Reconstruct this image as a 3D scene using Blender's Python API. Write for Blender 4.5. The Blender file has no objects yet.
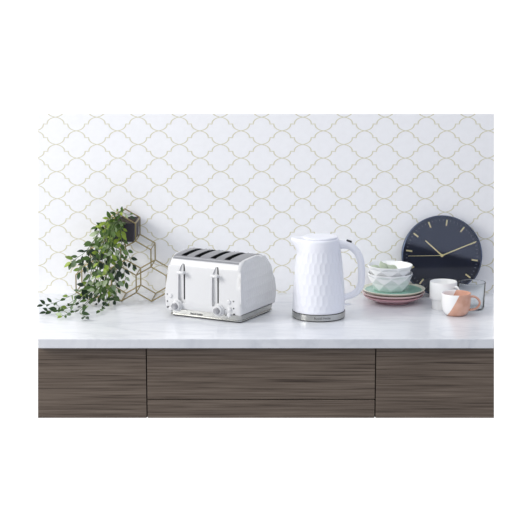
import bpy, bmesh, math, random
from mathutils import Vector, Matrix
random.seed(7)
S = bpy.context.scene
C = S.collection
PI = math.pi
CT = 0.9                                   # height of the worktop above the floor
CAM = Vector((0.0, -4.371, CT + 1.03)); F = 1700.0; TH = math.radians(10.8)

def at(px, py, y):                         # pixel + distance -> point in the room (heights above the worktop)
    u = (px-266)/F; v = (266-py)/F
    d = Vector((u, math.cos(TH)+v*math.sin(TH), -math.sin(TH)+v*math.cos(TH)))
    t = (y-CAM.y)/d.y
    return Vector((d.x*t, y, 1.03+d.z*t))

# ------------------------------------------------------------------ materials
def lin(r, g, b):
    f = lambda c: ((c/255+0.055)/1.055)**2.4 if c > 10 else c/255/12.92
    return (f(r), f(g), f(b), 1)
def mat(name, col, rough=0.5, metal=0.0, coat=0.0, bump=0.0, bscale=200, trans=0.0, ior=1.45, spec=0.5):
    m = bpy.data.materials.new(name); m.use_nodes = True
    n = m.node_tree.nodes; l = m.node_tree.links; b = n['Principled BSDF']
    b.inputs['Base Color'].default_value = col
    b.inputs['Roughness'].default_value = rough; b.inputs['Metallic'].default_value = metal
    b.inputs['Coat Weight'].default_value = coat; b.inputs['IOR'].default_value = ior
    b.inputs['Transmission Weight'].default_value = trans
    b.inputs['Specular IOR Level'].default_value = spec
    if bump:
        t = n.new('ShaderNodeTexCoord'); no = n.new('ShaderNodeTexNoise'); bp = n.new('ShaderNodeBump')
        no.inputs['Scale'].default_value = bscale; bp.inputs['Strength'].default_value = bump
        bp.inputs['Distance'].default_value = 0.001
        l.new(t.outputs['Object'], no.inputs['Vector']); l.new(no.outputs['Fac'], bp.inputs['Height'])
        l.new(bp.outputs['Normal'], b.inputs['Normal'])
    return m
class NT:
    def __init__(s, m): s.n = m.node_tree.nodes; s.l = m.node_tree.links; s.b = s.n['Principled BSDF']
    def m(s, op, a, b=None, c=None):
        k = s.n.new('ShaderNodeMath'); k.operation = op
        for i, v in enumerate((a, b, c)):
            if v is None: continue
            if isinstance(v, (int, float)): k.inputs[i].default_value = v
            else: s.l.new(v, k.inputs[i])
        return k.outputs[0]
    def xyz(s, space='Object'):
        t = s.n.new('ShaderNodeTexCoord'); x = s.n.new('ShaderNodeSeparateXYZ'); s.l.new(t.outputs[space], x.inputs[0]); return x.outputs, t.outputs[space]
    def ramp(s, fac, stops):
        r = s.n.new('ShaderNodeValToRGB'); e = r.color_ramp.elements
        while len(e) < len(stops): e.new(0.5)
        for k, (p, c) in zip(e, stops): k.position = p; k.color = c
        s.l.new(fac, r.inputs[0]); return r.outputs[0]
    def noise(s, vec, scale, detail=4, mapping=None, dist=0.0):
        if mapping:
            mp = s.n.new('ShaderNodeMapping'); mp.inputs['Scale'].default_value = mapping; s.l.new(vec, mp.inputs[0]); vec = mp.outputs[0]
        no = s.n.new('ShaderNodeTexNoise'); no.inputs['Scale'].default_value = scale; no.inputs['Detail'].default_value = detail
        no.inputs['Distortion'].default_value = dist
        s.l.new(vec, no.inputs['Vector']); return no.outputs['Fac']
    def mix(s, fac, a, b):
        k = s.n.new('ShaderNodeMix'); k.data_type = 'RGBA'
        for i, v in ((0, fac), (6, a), (7, b)):
            if isinstance(v, (int, float, tuple)): k.inputs[i].default_value = v
            else: s.l.new(v, k.inputs[i])
        return k.outputs[2]

# wallpaper: gold quatrefoil trellis on white
WP = mat('wallpaper', (1, 1, 1, 1), 0.75, spec=0.25)
t = NT(WP); (X, Y, Z), vec = t.xyz()
P, Q = 0.1207, 0.08035; a_, b_, b2, c_ = 0.0243, 0.0178, 0.01837, 0.008
u = t.m('PINGPONG', t.m('ADD', X, -0.1079+P*20), P/2)
v = t.m('PINGPONG', t.m('ADD', Z, -0.5257+Q*20), Q/2)
far = t.m('GREATER_THAN', u, P/4)
near = t.m('SUBTRACT', 1.0, far)
uu = t.m('ADD', t.m('MULTIPLY', u, near), t.m('MULTIPLY', t.m('SUBTRACT', P/2, u), far))
vv = t.m('ADD', t.m('MULTIPLY', v, near), t.m('MULTIPLY', t.m('SUBTRACT', Q/2, v), far))
W_ = 0.00125
ex = t.m('POWER', t.m('DIVIDE', t.m('ADD', uu, c_), a_+c_), 2); ez = t.m('POWER', t.m('DIVIDE', t.m('SUBTRACT', vv, b_), b2), 2)
de = t.m('MULTIPLY', t.m('ABSOLUTE', t.m('SUBTRACT', t.m('SQRT', t.m('ADD', ex, ez)), 1.0)), 0.0205)
arc = t.m('MULTIPLY', t.m('LESS_THAN', de, W_), t.m('LESS_THAN', vv, b_))
v1 = t.m('MULTIPLY', t.m('LESS_THAN', t.m('ABSOLUTE', t.m('SUBTRACT', uu, a_)), W_), t.m('MULTIPLY', t.m('GREATER_THAN', vv, b_-.0005), t.m('LESS_THAN', vv, Q/4+W_)))
h1 = t.m('MULTIPLY', t.m('LESS_THAN', t.m('ABSOLUTE', t.m('SUBTRACT', vv, Q/4)), W_), t.m('GREATER_THAN', uu, a_-W_))
line = t.m('MAXIMUM', arc, t.m('MAXIMUM', v1, h1))
wn = t.ramp(t.noise(vec, 60, 5), [(0.3, lin(247, 247, 248)), (0.7, lin(251, 251, 252))])
t.l.new(t.mix(t.m('MULTIPLY', line, 0.62), wn, lin(200, 192, 142)), t.b.inputs['Base Color'])
t.l.new(t.m('SUBTRACT', 0.75, t.m('MULTIPLY', line, 0.3)), t.b.inputs['Roughness'])

# marble
MB_ = mat('white_marble', (1, 1, 1, 1), 0.28, coat=0.15)
t = NT(MB_); (X, Y, Z), vec = t.xyz()
n1 = t.noise(vec, 2.4, 9, (1, 2.6, 1), 1.4)
vein = t.m('SUBTRACT', 1.0, t.m('MINIMUM', t.m('MULTIPLY', t.m('ABSOLUTE', t.m('SUBTRACT', n1, 0.5)), 22.0), 1.0))
n2 = t.noise(vec, 1.7, 4, (1, 2, 1), 0.5)
cl = t.ramp(n2, [(0.35, lin(224, 226, 230)), (0.65, lin(235, 236, 238))])
mask = t.m('MULTIPLY', vein, t.m('MULTIPLY', t.noise(vec, 3.1, 2), 0.42))
n3 = t.noise(vec, 9, 8, (1, 3.5, 1), 0.8)
vein2 = t.m('SUBTRACT', 1.0, t.m('MINIMUM', t.m('MULTIPLY', t.m('ABSOLUTE', t.m('SUBTRACT', n3, 0.5)), 16.0), 1.0))
c1 = t.mix(mask, cl, lin(176, 180, 190))
t.l.new(t.mix(t.m('MULTIPLY', vein2, 0.12), c1, lin(180, 184, 194)), t.b.inputs['Base Color'])

# taupe wood grain laminate
def wood(name, off):
    m = mat(name, (1, 1, 1, 1), 0.55)
    t = NT(m); (X, Y, Z), vec = t.xyz()
    mp = t.n.new('ShaderNodeMapping'); mp.inputs['Location'].default_value = (off, off*3, off*1.7); t.l.new(vec, mp.inputs[0]); vec = mp.outputs[0]
    g1 = t.noise(vec, 1.0, 6, (4, 60, 210), 0.2)
    g2 = t.noise(vec, 1.0, 4, (9, 90, 620), 0.0)
    g = t.m('ADD', t.m('MULTIPLY', g1, 0.65), t.m('MULTIPLY', g2, 0.35))
    t.l.new(t.ramp(g, [(0.34, lin(58, 47, 38)), (0.45, lin(97, 84, 73)), (0.54, lin(110, 97, 85)), (0.66, lin(126, 112, 99))]), t.b.inputs['Base Color'])
    bp = t.n.new('ShaderNodeBump'); bp.inputs['Strength'].default_value = 0.3; bp.inputs['Distance'].default_value = 0.0006
    t.l.new(g, bp.inputs['Height']); t.l.new(bp.outputs[0], t.b.inputs['Normal'])
    return m
WD = [wood('taupe_wood_grain', 0), wood('taupe_wood_grain_b', 3.3), wood('taupe_wood_grain_c', 7.1), wood('taupe_wood_grain_d', 12.9)]
CARC = mat('cabinet_carcass', lin(52, 45, 41), 0.7, bump=0.1)
WHITE = mat('white_gloss_plastic', lin(216, 216, 216), 0.22, coat=0.2, bump=0.03, bscale=40)
WHITEK = mat('white_kettle_plastic', lin(236, 237, 243), 0.3, coat=0.15, bump=0.03, bscale=40)
GREYP = mat('pale_grey_plastic', lin(214, 215, 220), 0.4, bump=0.03)
SILVER = mat('brushed_steel', lin(160, 160, 163), 0.3, 1.0, bump=0.15, bscale=300)
CHROME = mat('polished_steel', lin(182, 182, 178), 0.2, 1.0, bump=0.02)
BLACK = mat('black_plastic', lin(26, 26, 30), 0.4, bump=0.05)
DARK = mat('dark_interior', lin(22, 22, 24), 0.6, bump=0.05)
PRINT = mat('dark_grey_print', lin(70, 70, 72), 0.5, bump=0.02)
GOLDW = mat('antique_brass_wire', lin(158, 144, 104), 0.4, 0.9, bump=0.1)
GOLD = mat('brushed_gold', lin(255, 240, 180), 0.5, 0.0, bump=0.05)
NAVY = mat('navy_dial', lin(22, 30, 54), 0.6, coat=0.0, bump=0.02)
RIMM = mat('midnight_blue_metal', lin(84, 95, 118), 0.3, 0.7, bump=0.03)
TICK = mat('dial_tick_print', lin(150, 155, 172), 0.5, bump=0.02)
def glaze(name, c, r=0.2): return mat(name, lin(*c), r, coat=0.3, bump=0.04, bscale=90)
PINK = glaze('pink_glaze', (226, 178, 182)); BLUSH = glaze('blush_glaze', (236, 208, 206)); MINT = glaze('mint_glaze', (146, 190, 172))
BOWLW = glaze('white_porcelain', (243, 244, 243), 0.25); CUPW = glaze('white_stoneware', (250, 250, 248), 0.4)
TERRA = glaze('terracotta_pink_glaze', (214, 164, 142), 0.45)
POT = mat('charcoal_ceramic', lin(48, 44, 52), 0.45, bump=0.2); SOIL = mat('potting_soil', lin(50, 40, 32), 0.95, bump=1, bscale=150)
STEM = mat('green_stem', lin(92, 112, 62), 0.6, bump=0.1)
GLASS = mat('clear_glass', (0.97, 0.985, 0.985, 1), 0.0, trans=1.0, ior=1.2)
CLOCKGLASS = mat('clock_glass', (0.97, 0.98, 1.0, 1), 0.0, trans=1.0, ior=1.45)
# two tone mug
MUGM = mat('dipped_mug_glaze', (1, 1, 1, 1), 0.42, coat=0.2)
t = NT(MUGM); (X, Y, Z), vec = t.xyz()
side = t.m('GREATER_THAN', t.m('ADD', t.m('SUBTRACT', X, t.m('MULTIPLY', Z, 0.5)), 0.0275), 0.0)
sp = t.ramp(t.noise(vec, 45, 4), [(0.35, lin(212, 160, 136)), (0.65, lin(226, 180, 158))])
t.l.new(t.mix(side, lin(246, 245, 244), sp), t.b.inputs['Base Color'])
# bowl: porcelain with a mint wash at the foot
BOWLM = mat('porcelain_with_mint_foot', (1, 1, 1, 1), 0.25, coat=0.3)
t = NT(BOWLM); (X, Y, Z), vec = t.xyz()
g = t.m('ADD', Z, t.m('MULTIPLY', t.m('SUBTRACT', t.noise(vec, 22, 3), 0.5), 0.02))
t.l.new(t.ramp(t.m('MULTIPLY', g, 20), [(0.0, lin(226, 238, 232)), (0.25, lin(240, 242, 241)), (0.6, lin(244, 244, 244))]), t.b.inputs['Base Color'])
# leaves
def leafmat(name, cols, tr=0.25):
    m = bpy.data.materials.new(name); m.use_nodes = True
    t = NT(m); n = t.n; b = t.b
    g = n.new('ShaderNodeNewGeometry')
    col = t.ramp(g.outputs['Random Per Island'], cols)
    t.l.new(col, b.inputs['Base Color']); b.inputs['Roughness'].default_value = 0.42
    tl = n.new('ShaderNodeBsdfTranslucent'); t.l.new(col, tl.inputs[0])
    mx = n.new('ShaderNodeMixShader'); mx.inputs[0].default_value = tr
    t.l.new(b.outputs[0], mx.inputs[1]); t.l.new(tl.outputs[0], mx.inputs[2]); t.l.new(mx.outputs[0], n['Material Output'].inputs[0])
    return m
LEAF = leafmat('green_leaf', [(0.0, lin(26, 44, 28)), (0.3, lin(44, 70, 34)), (0.55, lin(78, 108, 40)), (0.78, lin(150, 174, 58)), (0.84, lin(128, 150, 118)), (1.0, lin(176, 192, 150))])
SAGE = leafmat('sage_leaf', [(0.0, lin(172, 186, 158)), (0.5, lin(204, 214, 192)), (1.0, lin(226, 232, 216))], 0.15)

# ------------------------------------------------------------------ helpers
def link(name, bm, m, parent=None, loc=(0, 0, 0), smooth=True, rot=None, recalc=True):
    if recalc: bmesh.ops.recalc_face_normals(bm, faces=bm.faces)
    me = bpy.data.meshes.new(name); bm.to_mesh(me); bm.free()
    for mm in (m if isinstance(m, (list, tuple)) else [m]): me.materials.append(mm)
    for p in me.polygons: p.use_smooth = bool(smooth)
    o = bpy.data.objects.new(name, me); C.objects.link(o)
    if smooth and smooth != 'full': 
        try: me.set_sharp_from_angle(angle=math.radians(38))
        except Exception: pass
    o.parent = parent; o.location = loc
    if rot: o.rotation_euler = rot
    return o
def tag(o, label, cat, group=None):
    o['label'] = label; o['category'] = cat
    if group: o['group'] = group
    return o
def thing(name, label, cat, loc, rot=(0, 0, 0), group=None):
    o = bpy.data.objects.new(name, None); o.empty_display_size = 0.03; C.objects.link(o)
    o.location = loc; o.rotation_euler = rot
    return tag(o, label, cat, group)
def struct(o): o['kind'] = 'structure'; return o
def box(bm, x0, x1, y0, y1, z0, z1, bev=0.0, seg=2):
    vs = [bm.verts.new(p) for p in ((x0,y0,z0),(x1,y0,z0),(x1,y1,z0),(x0,y1,z0),(x0,y0,z1),(x1,y0,z1),(x1,y1,z1),(x0,y1,z1))]
    fs = [bm.faces.new([vs[i] for i in q]) for q in ((3,2,1,0),(4,5,6,7),(0,1,5,4),(1,2,6,5),(2,3,7,6),(3,0,4,7))]
    if bev: bmesh.ops.bevel(bm, geom=list({e for f in fs for e in f.edges}), offset=bev, segments=seg, profile=0.5, affect='EDGES')
    return bm
def hexa(bm, pts, bev=0.0):                # 8 corners, bottom ring then top ring
    vs = [bm.verts.new(p) for p in pts]
    fs = [bm.faces.new([vs[i] for i in q]) for q in ((3,2,1,0),(4,5,6,7),(0,1,5,4),(1,2,6,5),(2,3,7,6),(3,0,4,7))]
    if bev: bmesh.ops.bevel(bm, geom=list({e for f in fs for e in f.edges}), offset=bev, segments=2, profile=0.5, affect='EDGES')
def lathe(bm, prof, seg=48, fn=None):
    rings = []
    for i, (r, z) in enumerate(prof):
        if r < 1e-6: rings.append([bm.verts.new((0, 0, z))]); continue
        ring = []
        for k in range(seg):
            a = 2*PI*k/seg
            p = Vector((r*math.cos(a), r*math.sin(a), z))
            if fn: p = fn(a, r, z, p)
            ring.append(bm.verts.new(p))
        rings.append(ring)
    for A, B in zip(rings, rings[1:]):
        if len(A) == 1 and len(B) == 1: continue
        for k in range(seg):
            k2 = (k+1) % seg
            if len(A) == 1: bm.faces.new((A[0], B[k2], B[k]))
            elif len(B) == 1: bm.faces.new((A[k], A[k2], B[0]))
            else: bm.faces.new((A[k], A[k2], B[k2], B[k]))
    return bm
def spline(pts, n):
    P_ = [Vector(p) for p in pts]; P_ = [P_[0]*2-P_[1]] + P_ + [P_[-1]*2-P_[-2]]
    out = []
    for i in range(1, len(P_)-2):
        for k in range(n):
            s = k/n; p0, p1, p2, p3 = P_[i-1:i+3]
            out.append(0.5*((2*p1)+(p2-p0)*s+(2*p0-5*p1+4*p2-p3)*s*s+(3*p1-p0-3*p2+p3)*s**3))
    out.append(P_[-2]); return out
def tube(bm, pts, r, seg=8, r2=None, side=None, cap=True):
    """sweep an ellipse (r across, r2 along 'side') down the points"""
    pts = [Vector(p) for p in pts]; n = len(pts)
    rr = r if isinstance(r, (list, tuple)) else [r]*n
    rings = []; up = None
    for i, p in enumerate(pts):
        d = (pts[min(i+1, n-1)]-pts[max(i-1, 0)]).normalized()
        if side: b = (Vector(side) - d*Vector(side).dot(d)).normalized()
        else:
            if up is None: up = Vector((0, 0, 1)) if abs(d.z) < .9 else Vector((1, 0, 0))
            b = (up - d*up.dot(d)).normalized(); up = b
        c = d.cross(b)
        s2 = (r2 if r2 else rr[i])
        rings.append([bm.verts.new(p + c*rr[i]*math.cos(2*PI*k/seg) + b*s2*math.sin(2*PI*k/seg)) for k in range(seg)])
    for A, B in zip(rings, rings[1:]):
        for k in range(seg): bm.faces.new((A[k], A[(k+1) % seg], B[(k+1) % seg], B[k]))
    if cap: bm.faces.new(rings[0][::-1]); bm.faces.new(rings[-1])
    return bm
def prism(bm, prof, a0, a1, axis='u'):     # prof: (v,z) outline; a0(z)/a1(z): ends
    A = [bm.verts.new((a0(z), v, z)) for v, z in prof]; B = [bm.verts.new((a1(z), v, z)) for v, z in prof]
    fa = bm.faces.new(A); fb = bm.faces.new(B[::-1]); n = len(prof)
    for k in range(n): bm.faces.new((A[k], B[k], B[(k+1) % n], A[(k+1) % n]))
    return A, B, fa, fb
def disc_prism(bm, cx, cz, r, y0, y1, seg=24, bev=0.0):   # cylinder with its axis along y
    A = [bm.verts.new((cx+r*math.cos(2*PI*k/seg), y0, cz+r*math.sin(2*PI*k/seg))) for k in range(seg)]
    B = [bm.verts.new((cx+r*math.cos(2*PI*k/seg), y1, cz+r*math.sin(2*PI*k/seg))) for k in range(seg)]
    f = bm.faces.new(A); bm.faces.new(B[::-1])
    for k in range(seg): bm.faces.new((A[k], A[(k+1) % seg], B[(k+1) % seg], B[k]))
    if bev: bmesh.ops.bevel(bm, geom=list(f.edges), offset=bev, segments=2, profile=0.5, affect='EDGES')
def text_mesh(s, size, depth):
    cu = bpy.data.curves.new('lettering', 'FONT'); cu.body = s; cu.size = size; cu.extrude = depth; cu.align_x = 'CENTER'; cu.align_y = 'CENTER'
    o = bpy.data.objects.new('lettering', cu); C.objects.link(o)
    dg = bpy.context.evaluated_depsgraph_get(); dg.update()
    me = bpy.data.meshes.new_from_object(o.evaluated_get(dg)); bpy.data.objects.remove(o); bpy.data.curves.remove(cu)
    bm = bmesh.new(); bm.from_mesh(me); bpy.data.meshes.remove(me); return bm
def boolean_cut(o, cutters):
    for c in cutters:
        md = o.modifiers.new('cut', 'BOOLEAN'); md.operation = 'DIFFERENCE'; md.object = c; md.solver = 'EXACT'
        try: md.material_mode = 'TRANSFER'
        except Exception: pass
    dg = bpy.context.evaluated_depsgraph_get(); dg.update()
    me = bpy.data.meshes.new_from_object(o.evaluated_get(dg)); o.modifiers.clear(); old = o.data; o.data = me
    bpy.data.meshes.remove(old)

# ------------------------------------------------------------------ setting
def endx(y, z):                            # how far the built stretch of kitchen reaches to either side
    return 228/F*((y-CAM.y)*math.cos(TH)-(z-1.03)*math.sin(TH))
WY = 0.597
wt = 0.5349; wb = -0.03
bm = bmesh.new()
hexa(bm, [(-endx(WY, wb), WY, wb), (endx(WY, wb), WY, wb), (endx(WY, wb), WY+.012, wb), (-endx(WY, wb), WY+.012, wb),
          (-endx(WY, wt), WY, wt), (endx(WY, wt), WY, wt), (endx(WY, wt), WY+.012, wt), (-endx(WY, wt), WY+.012, wt)])
o = struct(link('wall_back', bm, WP, loc=(0, 0, CT), smooth=False)); o['label'] = 'white wallpaper with thin gold quatrefoil trellis lines'
bm = bmesh.new(); d0 = WY-0.0005
hexa(bm, [(-endx(0, 0), 0, -.0254), (endx(0, 0), 0, -.0254), (endx(d0, 0), d0, -.0254), (-endx(d0, 0), d0, -.0254),
          (-endx(0, 0), 0, 0), (endx(0, 0), 0, 0), (endx(d0, 0), d0, 0), (-endx(d0, 0), d0, 0)], 0.0012)
tag(link('worktop', bm, MB_, loc=(0, 0, CT), smooth=False), 'long white marble worktop slab with faint grey veins', 'worktop')

# base cabinets, three units in a row
ZB, ZT = -0.2216, -0.0290
S1, S2 = -0.3178, 0.2916
def cabinet(label, l, r, fronts, wi):
    """l / r: x of a seam, or None where the run goes on to the end"""
    L = (lambda y, z: l) if l is not None else (lambda y, z: -endx(y, z))
    R = (lambda y, z: r) if r is not None else (lambda y, z: endx(y, z))
    t = thing('base_cabinet', label, 'cabinet', (0, 0, CT), group='run of taupe wood base cabinets')
    def slab(y0, y1, z0, z1, ins, bev):
        bm = bmesh.new()
        li = ins if l is not None else 0; ri = ins if r is not None else 0
        hexa(bm, [(L(y0, z0)+li, y0, z0), (R(y0, z0)-ri, y0, z0), (R(y1, z0)-ri, y1, z0), (L(y1, z0)+li, y1, z0),
                  (L(y0, z1)+li, y0, z1), (R(y0, z1)-ri, y0, z1), (R(y1, z1)-ri, y1, z1), (L(y1, z1)+li, y1, z1)], bev)
        return bm
    link('carcass', slab(.040, .575, ZB-.0035, -.0256, 0.0004, 0), CARC, t, smooth=False)
    for (nm, z0, z1), w in zip(fronts, wi):
        link(nm, slab(.020, .039, z0, z1, 0.0014, 0.0008), WD[w], t, smooth=False)
cabinet('taupe wood base cabinet with one tall plain front, under the trailing plant', None, S1, [('door', ZB, ZT)], [0])
cabinet('taupe wood base cabinet with two drawer fronts, under toaster and kettle', S1, S2, [('drawer_front', -.1690, ZT), ('drawer_front', ZB, -.1715)], [1, 2])
cabinet('taupe wood base cabinet with one plain front, under the clock and cups', S2, None, [('door', ZB, ZT)], [3])

# ------------------------------------------------------------------ honeycomb relief
def hexd(X, Y):                            # 0 at a cell centre .. 1 at its corners, unit hex lattice
    best = 9
    r = round(Y/0.8660254)
    for j in (r-1, r, r+1):
        off = 0.5 if j % 2 else 0.0
        i = round(X-off)
        for ii in (i-1, i, i+1):
            dx = X-off-ii; dy = Y-j*0.8660254
            best = min(best, dx*dx+dy*dy)
    return min(best/0.3333, 1.0)
def sstep(a, b, x):
    x = max(0, min(1, (x-a)/(b-a))); return x*x*(3-2*x)

# ------------------------------------------------------------------ toaster
PH = math.radians(28)
toaster = thing('toaster', 'white four-slice toaster with silver top and base, two levers and two knobs', 'toaster',
                (-.0702, .1795, CT), (0, 0, -PH))
# local frame: +x runs left->right along the front (x = -u), +y to the back
prof = [(.006, .0205), (.001, .035), (.000, .055), (.001, .090), (.003, .120), (.005, .142), (.009, .157), (.018, .1675), (.035, .1712), (.055, .1728),
        (.080, .1742), (.105, .1742), (.128, .1725), (.148, .1670), (.166, .1585), (.181, .1435), (.193, .122), (.202, .092), (.208, .060), (.209, .035), (.203, .0205)]
def topz(v):
    pts = prof[6:17]
    for (v0, z0), (v1, z1) in zip(pts, pts[1:]):
        if v0 <= v <= v1: return z0+(z1-z0)*(v-v0)/(v1-v0)
    return None
xl = lambda z: -.248+.020*(z/.18); xr = lambda z: .004-.006*(z/.18)
bm = bmesh.new(); A, B, fa, fb = prism(bm, prof, xl, xr)
bmesh.ops.bevel(bm, geom=list(set(fa.edges) | set(fb.edges)), offset=0.010, segments=5, profile=0.5, affect='EDGES', clamp_overlap=True)
for q in range(1, 14):
    xq = -.246+q*.0178
    bmesh.ops.bisect_plane(bm, geom=bm.verts[:]+bm.edges[:]+bm.faces[:], plane_co=(xq, 0, 0), plane_no=(1, 0, 0))
body = link('body', bm, [WHITE, DARK, GREYP], toaster)
cut = []
def cutter(bm, mi):
    o = link('cutter', bm, [WHITE, DARK, GREYP], toaster, smooth=False); 
    for p in o.data.polygons: p.material_index = mi
    cut.append(o); return o
slotx = [-.193, -.150, -.100, -.055]
for x in slotx:
    bm = bmesh.new(); box(bm, x-.0092, x+.0092, .024, .164, .07, .25); cutter(bm, 1)
grooves = [-.186, -.078]
for x in grooves:                         # lever channels with a pointed top
    bm = bmesh.new()
    pr = [(x-.0125, .040), (x+.0105, .040), (x+.0105, .132), (x+.004, .152), (x-.002, .152), (x-.0125, .126)]
    A = [bm.verts.new((a, -.03, b)) for a, b in pr]; B = [bm.verts.new((a*1.0, .0085, b)) for a, b in pr]
    bm.faces.new(A); bm.faces.new(B[::-1])
    for k in range(6): bm.faces.new((A[k], A[(k+1) % 6], B[(k+1) % 6], B[k]))
    cutter(bm, 0)
boolean_cut(body, cut)
for c in cut[4:]: bpy.data.objects.remove(c)
# top plate
pp = [(v, topz(v)+.0012) for v in (.013, .020, .035, .055, .080, .105, .128, .148, .166, .178)]
pp = pp + [(v, z-.0026) for v, z in reversed(pp)]
bm = bmesh.new(); prism(bm, pp, lambda z: -.222, lambda z: -.012)
top = link('top_plate', bm, [SILVER, DARK, GREYP], toaster); boolean_cut(top, cut[:4])
for c in cut[:4]: bpy.data.objects.remove(c)
for p in top.data.polygons: p.material_index = 0
for x in slotx:                           # slot guides inside
    bm = bmesh.new(); box(bm, x-.0062, x-.0055, .040, .160, .072, .168); box(bm, x+.0055, x+.0062, .040, .160, .072, .168)
    link('slot_guide', bm, DARK, toaster, smooth=False)
# honeycomb side panels
for sgn, xf in ((1, xr), (-1, xl)):
    bm = bmesh.new(); nv, nz = 110, 96; G = []
    for i in range(nv+1):
        row = []
        for j in range(nz+1):
            fv = i/nv; fz = j/nz
            v = .011+fv*.188
            # top / side limits of the panel follow the arch, 9 mm in
            zt = min(topz(max(.0115, min(.192, v))) or .12, 1) - .009
            if v > .186: zt = min(zt, .122-(v-.186)*3.0)
            z = .030+fz*(zt-.030)
            e = sstep(0, .08, fv)*sstep(0, .08, 1-fv)*sstep(0, .10, fz)*sstep(0, .06, 1-fz)
            d = .0017*e*(1-hexd(v/.0130, z/.026*.866))
            row.append(bm.verts.new((xf(z)+sgn*(.0016*e-d+.0002), v, z)))
        G.append(row)
    for i in range(nv):
        for j in range(nz): bm.faces.new((G[i][j], G[i+1][j], G[i+1][j+1], G[i][j+1]))
    link('honeycomb_side_panel', bm, WHITE, toaster, smooth='full')
# lever slots, levers, knobs, buttons
for x in grooves:
    bm = bmesh.new(); box(bm, x+.0020, x+.0050, .0070, .0100, .050, .1505)
    link('lever_slot', bm, DARK, toaster, smooth=False)
    bm = bmesh.new(); box(bm, x-.009, x+.0145, -.016, -.002, .124, .132, .003, 3); box(bm, x+.0026, x+.0044, -.004, .0072, .1255, .1305)
    link('lever', bm, WHITE, toaster)
for x in (-.202, -.068):
    bm = bmesh.new(); disc_prism(bm, x, .032, .0145, -.012, .003, 32, .002)
    k = link('knob', bm, WHITE, toaster)
    bm = bmesh.new(); disc_prism(bm, x, .032, .0095, -.0165, -.0118, 32, .0015)
    link('knob_cap', bm, SILVER, k)
    bm = bmesh.new(); disc_prism(bm, x, .032, .0175, -.0025, .004, 32, .001); link('knob_collar', bm, WHITE, toaster)
for s, xb, xd, x3 in ((0, -.036, -.0215, -.0465), (1, -.2225, -.2335, -.2225)):
    for q, z in enumerate((.058, .038, .021)):
        bm = bmesh.new(); disc_prism(bm, xb+(.002 if q == 1 else 0), z, .0058, -.0035, .006, 20, .0015); link('button', bm, WHITE, toaster)
        bm = bmesh.new(); disc_prism(bm, xd, z+.003, .0021, -.0006 if s == 0 else .000, .012, 12); link('indicator', bm, PRINT, toaster)
        if q and s == 0:
            bm = bmesh.new(); disc_prism(bm, x3, z-.002, .0011, -.0004, .006, 10); link('dial_mark', bm, PRINT, toaster)
# base
def rr_loop(x0, x1, y0, y1, r, n=6, bow=0.0):
    out = []
    for cx, cy, a in ((x1-r, y1-r, 0), (x0+r, y1-r, 90), (x0+r, y0+r, 180), (x1-r, y0+r, 270)):
        for k in range(n+1):
            t = math.radians(a+90*k/n); out.append((cx+r*math.cos(t), cy+r*math.sin(t)))
    return out
def stack(bm, loops):
    R_ = [[bm.verts.new((x, y, z)) for x, y in lp] for lp, z in loops]; n = len(R_[0])
    bm.faces.new(R_[0][::-1]); bm.faces.new(R_[-1])
    for A, B in zip(R_, R_[1:]):
        for k in range(n): bm.faces.new((A[k], A[(k+1) % n], B[(k+1) % n], B[k]))
bm = bmesh.new()
stack(bm, [(rr_loop(-.229, -.003, .006, .196, .012), .0030), (rr_loop(-.231, -.001, .004, .198, .013), .0038), (rr_loop(-.231, -.001, .004, .198, .013), .0060),
           (rr_loop(-.229, -.003, .006, .196, .012), .0066), (rr_loop(-.231, -.001, .004, .199, .012), .0205)])
bb = link('base_band', bm, CHROME, toaster)
bm = bmesh.new(); stack(bm, [(rr_loop(-.226, -.006, .009, .192, .012), 0), (rr_loop(-.226, -.006, .009, .192, .012), .0032)]); link('foot', bm, BLACK, toaster)
bm = text_mesh('Russell Hobbs', .0088, .0002)
bmesh.ops.transform(bm, matrix=Matrix.Translation((-.142, .0044, .0118)) @ Matrix.Rotation(PI/2, 4, 'X') @ Matrix.Scale(.78, 4, (1, 0, 0)), verts=bm.verts)
link('maker_name', bm, PRINT, bb, smooth=False)

# ------------------------------------------------------------------ kettle
kettle = thing('kettle', 'tall white honeycomb-textured kettle with loop handle and steel base ring', 'kettle', (.147, .272, CT))
def kr(z):
    pts = [(.0205, .0722), (.030, .0728), (.050, .0724), (.094, .0706), (.149, .0660), (.188, .0608), (.212, .0572), (.219, .0560), (.2225, .0535)]
    if z <= pts[0][0]: return pts[0][1]
    for (a, ra), (b, rb) in zip(pts, pts[1:]):
        if z <= b: return ra+(rb-ra)*(z-a)/(b-a)
    return pts[-1][1]
zs = [.0205]+[.0215+k*(.2195-.0215)/110 for k in range(111)]+[.2212, .2225]
prf = [(0.0, .0205)]+[(kr(z), z) for z in zs]+[(.0495, .2235), (.0475, .2230), (0, .2225)]
def kfn(a, r, z, p):
    e = sstep(.024, .036, z)*(1-sstep(.188, .205, z))
    if r > .05 and e > 0:
        # mask out the handle side
        d = .0014*(1-hexd(a/(2*PI)*28, z/.0295*.866))*e
        r = r + .0004*e - d
    q = Vector((r*math.cos(a), r*math.sin(a), z))
    # pouring lip on the left, only near the top
    w = math.cos(a-PI); k = sstep(.165, .2225, z)
    if w > .55 and r > .045:
        s = sstep(.55, 1.0, w)*k*k
        q.x -= .0225*s; q.z += .002*s
        q.y *= 1-.25*s
    return q
bm = bmesh.new(); lathe(bm, prf, 280, kfn)
kb = link('body', bm, WHITEK, kettle, smooth='full')
bm = bmesh.new(); lathe(bm, [(0, .2226), (.0470, .2232), (.0480, .2262), (.0460, .2285), (.040, .2292), (.030, .2290), (0, .2288)], 64)
link('lid', bm, WHITEK, kettle, loc=(.004, 0, 0))
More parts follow.
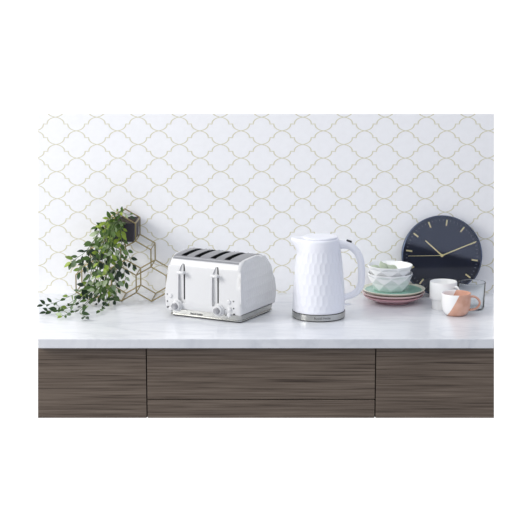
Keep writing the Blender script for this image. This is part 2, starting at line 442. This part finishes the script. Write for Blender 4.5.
bm = bmesh.new(); lathe(bm, [(0, .0022), (.0725, .0022), (.0742, .0036), (.0742, .0185), (.0735, .0192), (0, .0192)], 96); ring = link('base_ring', bm, CHROME, kettle)
bm = bmesh.new(); lathe(bm, [(0, 0), (.070, 0), (.070, .0022), (0, .0022)], 64); link('foot', bm, BLACK, kettle)
bm = bmesh.new(); lathe(bm, [(0, .0192), (.0738, .0192), (.0738, .0204), (0, .0204)], 96); link('gasket', bm, BLACK, kettle)
bm = text_mesh('Russell Hobbs', .0088, .0002)
for v in bm.verts:
    s = v.co.x*.93+.0085; zz = v.co.y+.0108; rr = .0744+v.co.z; an = s/.0742
    v.co = Vector((rr*math.sin(an), -rr*math.cos(an), zz))
link('maker_name', bm, PRINT, ring, smooth=False)
hp = [(.048, 0, .2055), (.064, 0, .2050), (.080, 0, .2035), (.0935, 0, .1960), (.1065, 0, .1820), (.1150, 0, .1620), (.1185, 0, .1380), (.1190, 0, .1120), (.1170, 0, .0920), (.1090, 0, .0750), (.0960, 0, .0640), (.0800, 0, .0585), (.066, 0, .0560)]
pts = spline(hp, 6); n = len(pts)
rad = [.0125-.0025*sstep(0, .35, i/n)-.0015*sstep(.6, 1, i/n) for i in range(n)]
bm = bmesh.new(); tube(bm, pts, rad, 20, .0115, (0, 1, 0)); h = link('handle', bm, WHITEK, kettle, smooth='full')
bm = bmesh.new(); box(bm, -.0075, .0075, -.006, .006, -.002, .0022, .001); link('lid_switch', bm, BLACK, h, loc=(.0835, 0, .2148), rot=(0, math.radians(18), 0))
bm = bmesh.new(); box(bm, .066, .0885, -.008, .008, .0340, .0370, .001); link('heel_tab', bm, WHITEK, kettle)

# ------------------------------------------------------------------ clock
LA = math.radians(11); CR = .1188
clock = thing('wall_clock', 'round midnight blue clock with gold hands, leaning against the wallpaper', 'clock',
              (.5185, .5495, CT+.1228), (-LA, 0, 0))
# local: face looks to -y, centre of the front rim at the origin
def ring_y(bm, prof, seg=96):              # lathe about the y axis, prof = (r, y)
    lathe(bm, [(r, y) for r, y in prof], seg)
    bmesh.ops.transform(bm, matrix=Matrix.Rotation(-PI/2, 4, 'X'), verts=bm.verts)   # z -> +y
bm = bmesh.new(); ring_y(bm, [(.1150, .004), (.1150, .0008), (.1156, 0), (.1170, .0008), (CR, .0045), (CR, .0230), (.1175, .0245), (0, .0245), (0, .0120), (.1150, .0120), (.1150, .004)])
link('case', bm, RIMM, clock)
bm = bmesh.new(); ring_y(bm, [(0, .0065), (.1149, .0065), (.1149, .0118), (0, .0118)]); dial = link('dial', bm, NAVY, clock)
def polar(bm, ang, r0, r1, w, y, th=.0008, w2=None):   # bar along a clock direction, ang clockwise from 12
    a = math.radians(ang); d = Vector((math.sin(a), 0, math.cos(a))); s = Vector((math.cos(a), 0, -math.sin(a))); w2 = w2 or w
    q = [d*r0-s*w/2, d*r0+s*w/2, d*r1+s*w2/2, d*r1-s*w2/2]
    hexa(bm, [p+Vector((0, y, 0)) for p in q]+[p+Vector((0, y-th, 0)) for p in q])
ROT = 8.2
for k in range(60):
    if k % 5:
        bm = bmesh.new(); polar(bm, ROT+6*k, .1020, .1065, .0012, .0065, .0003); link('minute_tick', bm, TICK, dial, smooth=False)
for k in range(12):
    bm = bmesh.new(); polar(bm, ROT+30*k, .0885, .1065, .0044, .0065, .0012); link('hour_marker', bm, GOLD, dial, smooth=False)
bm = bmesh.new(); polar(bm, -48, -.004, .0660, .0042, .0046, .0008, .0036); link('hour_hand', bm, GOLD, clock, smooth=False)
bm = bmesh.new(); polar(bm, 67.8, -.004, .1090, .0038, .0036, .0008, .0032); link('minute_hand', bm, GOLD, clock, smooth=False)
bm = bmesh.new(); polar(bm, 269.2, -.006, .1000, .0017, .0027, .0004, .0013); link('second_hand', bm, GOLD, clock, smooth=False)
bm = bmesh.new(); ring_y(bm, [(0, .0020), (.0042, .0022), (.0045, .0048), (0, .0048)], 24); link('hand_boss', bm, GOLD, clock)
bm = bmesh.new(); ring_y(bm, [(0, .0008), (.1148, .0008), (.1148, .0014), (0, .0014)]); link('glass_cover', bm, CLOCKGLASS, clock)

# ------------------------------------------------------------------ plates and bowls
PX, PY = .3705, .475
def plate(z, r, mi, mo, label, fl=.0095):
    k = r/.0915
    bm = bmesh.new()
    lathe(bm, [(0, .0022), (.047*k, .0022), (.048*k, 0), (.051*k, 0), (.053*k, .0035), (.070*k, .0085), (.083*k, .0145), (.0910*k, .0200), (.0915*k, .0212), (.0905*k, .0218), (.0890*k, .0214),
               (.0815*k, max(.0166, fl+.001)), (.071*k, max(.0125, fl+.0002)), (.066*k, max(.0110, fl)), (.052*k, fl), (0, fl)], 72)
    o = link('side_plate', bm, [mi, mo], loc=(PX, PY, CT+z))
    for p in o.data.polygons:
        c = p.center; rr = math.hypot(c.x, c.y)/k
        p.material_index = 0 if (p.normal.z > .3 and rr < (.079 if fl > .01 else .0892)) else 1
    return tag(o, label, 'plate', 'stacked side plates by the clock')
EDGE = glaze('cream_glaze', (226, 226, 208)); DUSTY = glaze('dusty_pink_glaze', (205, 160, 166))
plate(0, .0870, PINK, DUSTY, 'dusty pink side plate, lowest of the stack on the marble')
plate(.0096, .0915, BLUSH, BLUSH, 'pale blush side plate in the middle of the plate stack')
plate(.0192, .0925, MINT, EDGE, 'mint green side plate with cream edge on top of the stack', .0165)
def bowl(z, m, label, floor, rotk):
    bm = bmesh.new(); n = 8
    levels = [(.0450, 0, 0), (.0480, .003, 0), (.0570, .0225, .5), (.0640, .0400, 0)]
    rings = []
    for r, h, off in levels:
        rings.append([bm.verts.new((r*math.cos(2*PI*(k+off+rotk)/n), r*math.sin(2*PI*(k+off+rotk)/n), h)) for k in range(n)])
    bm.faces.new(rings[0][::-1])
    for k in range(n): bm.faces.new((rings[0][k], rings[0][(k+1) % n], rings[1][(k+1) % n], rings[1][k]))
    A, B, D = rings[1:]
    for k in range(n):
        k2 = (k+1) % n
        bm.faces.new((A[k], A[k2], B[k])); bm.faces.new((A[k2], B[k2], B[k]))
        bm.faces.new((B[k], B[k2], D[k2])); bm.faces.new((B[k], D[k2], D[k]))
    m2 = 4*n                                # round lip above the facets
    ang = [2*PI*(i/m2*1.0)+2*PI*rotk/n for i in range(m2)]
    lip = [bm.verts.new((.0655*math.cos(a), .0655*math.sin(a), .0480)) for a in ang]
    for k in range(n):
        seg = [lip[(4*k+i) % m2] for i in range(5)]
        k2 = (k+1) % n
        bm.faces.new((D[k], seg[2], seg[1])); bm.faces.new((D[k], seg[1], seg[0])); bm.faces.new((D[k], D[k2], seg[2])); bm.faces.new((D[k2], seg[3], seg[2])); bm.faces.new((D[k2], seg[4], seg[3]))
    prev = lip
    for r, h in ((.0652, .0498), (.0632, .0498), (.0590, .0380), (.0520, floor+.003), (.046, floor)):
        nr = [bm.verts.new((r*math.cos(a), r*math.sin(a), max(h, floor))) for a in ang]
        for i in range(m2): bm.faces.new((prev[i], prev[(i+1) % m2], nr[(i+1) % m2], nr[i]))
        prev = nr
    bm.faces.new(prev)
    o = link('faceted_bowl', bm, m, loc=(PX-.010, PY, CT+z), smooth=False)
    return tag(o, label, 'bowl', 'nested bowls on the plates')
bz = .0192+.0167
bowl(bz, BOWLM, 'white faceted bowl with mint foot, lower of two, standing on the plates', .0236, 0)
bowl(bz+.0238, BOWLW, 'white faceted bowl holding grey-green leaves, upper of two', .024, .37)

def leaf_geo(bm, base, d, nrm, L, W, curl=0.15, fold=0.18, n=5):
    d = d.normalized(); s = d.cross(nrm).normalized(); nrm = s.cross(d).normalized()
    mid = []; lf = []; rt = []
    for i in range(n+1):
        t = i/n; w = W/2*math.sin(PI*min(1, t**0.8))**0.85*(1 if t < 1 else 0)
        c = base+d*(L*t)-nrm*(curl*L*t*t)
        mid.append(bm.verts.new(c))
        if 0 < i < n:
            lf.append(bm.verts.new(c+s*w+nrm*w*fold)); rt.append(bm.verts.new(c-s*w+nrm*w*fold))
    for side, fl in ((lf, False), (rt, True)):
        q = [(mid[0], side[0], mid[1])]
        for i in range(n-2): q.append((mid[i+1], side[i], side[i+1], mid[i+2]))
        q.append((mid[n-1], side[n-2], mid[n]))
        for f in q: bm.faces.new(f[::-1] if fl else f)
def solid(o, th):
    md = o.modifiers.new('thickness', 'SOLIDIFY'); md.thickness = th; md.offset = 0
# leaves in the upper bowl: fleshy pointed pods
bzu = CT+bz+.0238
specs = [(-.026, -.004, 22, 150, 'palest leaf lying on the left rim of the upper bowl'),
         (-.020, -.022, 66, 120, 'upright pale leaf at the left of the upper bowl'),
         (-.010, -.026, 48, 140, 'grey-green leaf leaning left in the middle of the bowl'),
         (-.002, -.010, 45, 155, 'dark grey-green leaf behind the middle of the bowl'),
         (.012, -.022, 34, 150, 'long pale leaf pointing left above the bowl centre'),
         (.024, -.004, 25, 165, 'rightmost grey-green leaf in the upper bowl')]
for (dx, dy, el, az, lb) in specs:
    bm = bmesh.new()
    e, a = math.radians(el), math.radians(az)
    d = Vector((math.cos(e)*math.cos(a), math.cos(e)*math.sin(a)*0.3, math.sin(e))).normalized()
    # a plump leaf body: spindle flattened sideways
    L = .033; pts = [d*(L*k/8) + Vector((0, 0, -.004*(k/8)**2)) for k in range(9)]
    rad = [max(.0004, .0085*math.sin(PI*(k/8)**.9)**.8) if 0 < k < 8 else .0005 for k in range(9)]
    rings = []
    sv = Vector((0, 1, 0)); sv = (sv-d*sv.dot(d)).normalized(); cv = d.cross(sv)
    for p, r in zip(pts, rad): rings.append([bm.verts.new(p+sv*r*.45*math.cos(2*PI*k/10)+cv*r*math.sin(2*PI*k/10)) for k in range(10)])
    bm.faces.new(rings[0][::-1]); bm.faces.new(rings[-1])
    for A, B in zip(rings, rings[1:]):
        for k in range(10): bm.faces.new((A[k], A[(k+1) % 10], B[(k+1) % 10], B[k]))
    o = link('succulent_leaf', bm, SAGE, loc=(PX-.010+dx-.002, PY+dy, bzu+.036))
    tag(o, lb, 'leaf', 'leaves in the upper bowl')

# ------------------------------------------------------------------ cups, mug, tumbler
cup = thing('stacking_cup', 'white stoneware cup with a stepped narrow foot, in front of the clock', 'cup', (.5065, .385, CT))
bm = bmesh.new()
lathe(bm, [(0, 0), (.0315, 0), (.0325, .001), (.0325, .0265), (.0335, .0285), (.0385, .0300), (.0395, .0320), (.0390, .076), (.0382, .0785), (.0372, .0785), (.0362, .0765), (.0362, .034), (.030, .028), (.029, .006), (0, .005)], 64)
link('body', bm, CUPW, cup)
bm = bmesh.new(); tube(bm, spline([(.028, -.026, .066), (.035, -.0335, .068), (.0405, -.038, .058), (.039, -.0365, .046), (.030, -.0275, .041)], 6), .003, 10); link('handle', bm, CUPW, cup, smooth='full')

mug = thing('mug', 'small rounded mug dipped half white, half terracotta pink', 'mug', (.5335, .297, CT))
bm = bmesh.new()
lathe(bm, [(0, .002), (.021, .002), (.0225, 0), (.0255, .0005), (.0315, .005), (.0368, .0130), (.0398, .0250), (.0412, .040), (.0416, .060), (.0410, .0632), (.0398, .0632), (.0388, .060), (.0384, .040), (.0368, .025), (.033, .0135), (.026, .008), (0, .0065)], 72)
link('body', bm, MUGM, mug, smooth='full')
bm = bmesh.new(); tube(bm, spline([(.0375, 0, .053), (.049, 0, .0535), (.0600, 0, .0475), (.0660, 0, .0370), (.0620, 0, .0250), (.0520, 0, .0175), (.0365, 0, .0150)], 6), .0032, 12, .0052, (0, 1, 0))
link('handle', bm, TERRA, mug, smooth='full', rot=(0, 0, math.radians(-6)))

bm = bmesh.new()
lathe(bm, [(0, .0005), (.030, 0), (.0345, .0015), (.0362, .005), (.0393, .077), (.0390, .0785), (.0383, .0785), (.0379, .077), (.0349, .0085), (.032, .006), (0, .0055)], 64)
tag(link('glass_tumbler', bm, GLASS, loc=(.5865, .374, CT), smooth='full'), 'clear empty glass tumbler behind the pink and white mug', 'glass')

# ------------------------------------------------------------------ hexagon wire shelf
shelf = thing('wire_shelf', 'antique brass wire shelf of stacked open hexagons against the wall', 'shelf', (-.4185, .531, CT), (0, 0, math.radians(-2.5)))
a = .0508; rod = .0019
cells = [(-2, 0), (0, 0), (2, 0), (-1, 1), (1, 1), (0, 2)]
hw = a*math.sqrt(3)/2
def key(p): return (round(p[0], 4), round(p[1], 4))
edges = set(); verts = set(); 
for i, j in cells:
    cx, cz = i*hw, a+rod+.0004+j*1.5*a
    hx = [key((cx+a*math.sin(math.radians(60*k)), cz+a*math.cos(math.radians(60*k)))) for k in range(6)]
    for k in range(6): edges.add(tuple(sorted((hx[k], hx[(k+1) % 6])))); verts.add(hx[k])
D0, D1 = -.058, .054
for nm, y in (('front_frame', D0), ('rear_frame', D1)):
    bm = bmesh.new()
    for p, q in sorted(edges): tube(bm, [(p[0], y, p[1]), (q[0], y, q[1])], rod, 8)
    for p in sorted(verts):
        bmesh.ops.create_uvsphere(bm, u_segments=8, v_segments=6, radius=rod*1.05, matrix=Matrix.Translation((p[0], y, p[1])))
    link(nm, bm, GOLDW, shelf, recalc=False)
for p in sorted(verts):
    bm = bmesh.new(); tube(bm, [(p[0], D0, p[1]), (p[0], D1, p[1])], rod*.95, 8); link('crossbar', bm, GOLDW, shelf)

# ------------------------------------------------------------------ trailing plant in its pot
czt = a+rod+.0004+3*a
pw = .036; pz = czt-a+pw/math.sqrt(3)+rod*1.25
plant = thing('potted_vine', 'leafy green trailing plant in a dark pot spilling from the top hexagon', 'plant', (-.4185, .531, CT+pz), (0, 0, math.radians(-2.5)))
bm = bmesh.new()
def rect(w, d, z): return (rr_loop(-w, w, -d, d, .006, 4), z)
L = [rect(pw-.001, .060, 0), rect(pw, .061, .002), rect(pw+.0025, .0612, .054), rect(pw+.001, .0598, .0545), rect(pw-.001, .0575, .048)]
stack(bm, L); link('pot', bm, POT, plant, loc=(.003, -.002, 0))
bm = bmesh.new(); stack(bm, [rect(pw-.003, .054, .044), rect(pw-.004, .053, .0500)]); link('soil', bm, SOIL, plant, loc=(.003, -.002, 0))
inv = (Matrix.Translation((-.4185, .531, pz)) @ Matrix.Rotation(math.radians(-2.5), 4, 'Z')).inverted()
# each trailing stem: list of (px, py, y) it passes through, leaf count, leaf length
ST = [([(126, 221, .52), (120, 214, .47), (108, 222, .44), (97, 236, .43), (86, 251, .42), (77, 258, .42), (71, 262, .42)], 15, .030),
      ([(124, 221, .50), (118, 213, .46), (122, 212, .44), (130, 216, .43)], 7, .020),
      ([(122, 220, .50), (112, 219, .44), (101, 228, .42), (93, 243, .41), (85, 258, .41), (80, 272, .41)], 14, .028),
      ([(124, 220, .49), (114, 222, .43), (105, 238, .41), (99, 258, .40), (96, 276, .41), (92, 292, .42)], 18, .026),
      ([(125, 221, .49), (118, 224, .43), (111, 240, .40), (108, 258, .39), (106, 276, .40), (101, 292, .41), (97, 303, .42)], 20, .026),
      ([(127, 221, .49), (122, 226, .43), (119, 243, .41), (121, 258, .41), (124, 270, .42), (126, 282, .42)], 14, .025),
      ([(127, 221, .49), (122, 228, .43), (124, 242, .42), (129, 256, .42), (133, 266, .43)], 11, .023),
      ([(125, 221, .49), (116, 228, .42), (113, 250, .39), (115, 270, .39), (117, 286, .41), (115, 300, .42)], 18, .025),
      ([(123, 220, .49), (110, 228, .43), (102, 248, .41), (93, 266, .41), (88, 282, .41), (80, 291, .42), (66, 298, .44), (54, 303, None), (43, 305, None)], 20, .024),
      ([(123, 220, .48), (107, 236, .41), (99, 262, .39), (93, 284, .39), (80, 300, .41), (68, 308, None), (58, 310, None), (46, 312, None)], 20, .024),
      ([(124, 221, .48), (110, 243, .40), (104, 268, .38), (96, 290, .385), (86, 303, .40), (78, 310, None), (68, 314, None), (62, 316, None)], 16, .023),
      ([(126, 221, .48), (115, 236, .40), (110, 262, .38), (108, 284, .385), (106, 299, .40), (104, 307, None), (99, 311, None)], 14, .025),
      ([(125, 221, .52), (113, 226, .47), (104, 243, .45), (97, 262, .44), (90, 278, .44), (83, 292, .44)], 16, .025),
      ([(126, 221, .51), (119, 232, .45), (116, 252, .43), (116, 272, .42), (114, 290, .43), (109, 303, .42)], 16, .024),
      ([(124, 220, .50), (117, 217, .46), (109, 219, .45), (103, 225, .44), (97, 227, .43)], 9, .023),
      ([(124, 221, .49), (116, 230, .41), (106, 246, .40), (98, 250, .40), (88, 262, .40), (83, 266, .40)], 11, .026),
      ([(125, 221, .49), (113, 246, .40), (108, 270, .39), (100, 286, .39), (88, 293, .40), (76, 299, .42), (64, 307, None), (56, 308, None)], 19, .025),
      ([(126, 221, .48), (121, 236, .41), (122, 252, .40), (117, 262, .40), (113, 280, .395), (110, 290, .40)], 15, .025),
      ([(126, 221, .49), (119, 226, .43), (110, 232, .42), (106, 246, .42), (102, 262, .42), (98, 282, .42), (90, 300, .42), (80, 312, None), (86, 317, None)], 20, .024),
      ([(126, 221, .50), (116, 224, .45), (104, 232, .44), (98, 243, .43), (94, 252, .43), (92, 262, .43)], 13, .026),
      ([(126, 221, .50), (121, 228, .44), (114, 238, .43), (110, 250, .43), (104, 262, .43), (104, 278, .43), (100, 296, .43)], 18, .026)]
rnd = random.Random(11)
def atg(px, py, z=.010):                   # pixel -> point just above the worktop
    d = at(px, py, 0)-Vector((0, CAM.y, 1.03)); t = (z-1.03)/d.z
    return Vector((0, CAM.y, 1.03))+d*t
for pts, nl, LL in ST:
    P3 = [at(px, py, y) if y else atg(px, py) for px, py, y in pts]
    for p in P3: p.z = max(p.z, .006)
    P3[0] = Vector((P3[0].x, .49+rnd.uniform(-.01, .03), pz+.048))
    if len(P3) > 2: P3[1].z = max(P3[1].z, pz+.058); 
    cv = [inv @ p for p in spline(P3, 8)]
    bm = bmesh.new(); tube(bm, cv, [.0011*(1-.5*i/len(cv)) for i in range(len(cv))], 6)
    st = link('trailing_stem', bm, STEM, plant, smooth='full')
    bm = bmesh.new(); n = len(cv)
    for k in range(nl):
        f = .14+.86*(k+.5)/nl; i = min(n-2, int(f*(n-1)))
        base = cv[i]; tan = (cv[i+1]-cv[i]).normalized()
        sd = 1 if k % 2 else -1
        out = Vector((tan.z*sd, -.25+rnd.uniform(-.5, .4), -tan.x*sd)) + Vector((rnd.uniform(-.4, .4), rnd.uniform(-.3, .3), rnd.uniform(-.5, .2)))
        d = (tan*rnd.uniform(.4, 1.0)+out.normalized()*rnd.uniform(.6, 1.0)).normalized()
        floorz = base.z+pz
        if floorz < .03: d.z = max(d.z, -.1); d.normalize()
        nrm = Vector((rnd.uniform(-.5, .3), -1+rnd.uniform(-.2, .5), rnd.uniform(.2, 1.0))).normalized()
        Lf = LL*rnd.uniform(.66, 1.0)
        if (base+d*Lf).x-.4185 < -endx(.4, 0)+.004: d.x = abs(d.x); 
        if base.x-.4185 < -endx(.35, 0)+.012: continue
        pet = base+d*.004
        tube(bm, [base, pet], .0006, 4)
        leaf_geo(bm, pet, d, nrm, Lf, Lf*rnd.uniform(.46, .60), rnd.uniform(-.05, .25), rnd.uniform(.05, .35))
    tip = cv[-1]; leaf_geo(bm, tip, (cv[-1]-cv[-3]), Vector((0, -.7, .7)), LL*.9, LL*.42)
    for v in bm.verts:                     # nothing dips into the worktop or through the wall
        if v.co.z+pz < .0012: v.co.z = .0012-pz+abs(v.co.z+pz)*.05
    lo = link('leaves', bm, LEAF, st, smooth='full', recalc=False)

# ------------------------------------------------------------------ light
w = bpy.data.worlds.new('studio'); S.world = w; w.use_nodes = True
nt = w.node_tree; N = nt.nodes; Lk = nt.links; bg = N['Background']
tc = N.new('ShaderNodeTexCoord'); sx = N.new('ShaderNodeSeparateXYZ'); Lk.new(tc.outputs['Generated'], sx.inputs[0])
def wm(op, a, b=None):
    k = N.new('ShaderNodeMath'); k.operation = op
    for i, v in enumerate((a, b)):
        if v is None: continue
        if isinstance(v, (int, float)): k.inputs[i].default_value = v
        else: Lk.new(v, k.inputs[i])
    return k.outputs[0]
def wmap(v, a, b):
    k = N.new('ShaderNodeMapRange'); k.interpolation_type = 'SMOOTHSTEP'; Lk.new(v, k.inputs[0]); k.inputs[1].default_value = a; k.inputs[2].default_value = b; return k.outputs[0]
def wmix(f, a, b):
    k = N.new('ShaderNodeMix'); k.data_type = 'RGBA'
    for i, v in ((0, f), (6, a), (7, b)):
        if isinstance(v, tuple): k.inputs[i].default_value = v
        else: Lk.new(v, k.inputs[i])
    return k.outputs[2]
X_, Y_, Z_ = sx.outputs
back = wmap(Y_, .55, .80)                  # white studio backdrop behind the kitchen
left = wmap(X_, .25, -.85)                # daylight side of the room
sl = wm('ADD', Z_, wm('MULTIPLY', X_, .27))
up = wmap(sl, .2275, .2310)                  # bright ceiling, above the added dark band; slanted edge shaped for the clock reflection
mirror_band = wm('MULTIPLY', wmap(Z_, .1915, .1930), wm('SUBTRACT', 1.0, up))  # unseen dark band, added for the clock glass to mirror
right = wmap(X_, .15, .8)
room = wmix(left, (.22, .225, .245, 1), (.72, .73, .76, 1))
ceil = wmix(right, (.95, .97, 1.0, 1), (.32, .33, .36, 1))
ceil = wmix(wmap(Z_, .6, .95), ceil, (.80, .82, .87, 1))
ceil = wmix(wmap(Z_, .38, .28), ceil, (.66, .74, .98, 1))  # bluish zone added low down, tints the reflection in the clock glass
room = wmix(mirror_band, room, (.04, .04, .05, 1))
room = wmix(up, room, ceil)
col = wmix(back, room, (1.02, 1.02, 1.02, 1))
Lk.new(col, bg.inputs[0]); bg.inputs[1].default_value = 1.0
def area(name, loc, target, sx_, sy_, power, col):
    l = bpy.data.lights.new(name, 'AREA'); l.shape = 'RECTANGLE'; l.size = sx_; l.size_y = sy_; l.energy = power; l.color = col
    o = bpy.data.objects.new(name, l); C.objects.link(o); o.location = loc
    o.rotation_euler = (Vector(target)-Vector(loc)).to_track_quat('-Z', 'Y').to_euler(); return o
area('window_light', (-2.7, -.75, CT+1.55), (0.1, .35, CT+.1), 1.2, 1.4, 56, (1.0, .985, .97))

# ------------------------------------------------------------------ camera
cd = bpy.data.cameras.new('camera'); cam = bpy.data.objects.new('camera', cd); C.objects.link(cam)
cd.sensor_width = 36; cd.lens = 36*F/532; cd.clip_start = .05; cd.clip_end = 50
cam.location = CAM; cam.rotation_euler = (PI/2-TH, 0, 0); S.camera = cam
S.view_settings.view_transform = 'Standard'; S.view_settings.look = 'None'; S.view_settings.gamma = 1; S.view_settings.exposure = 0.22
S.view_settings.use_curve_mapping = False
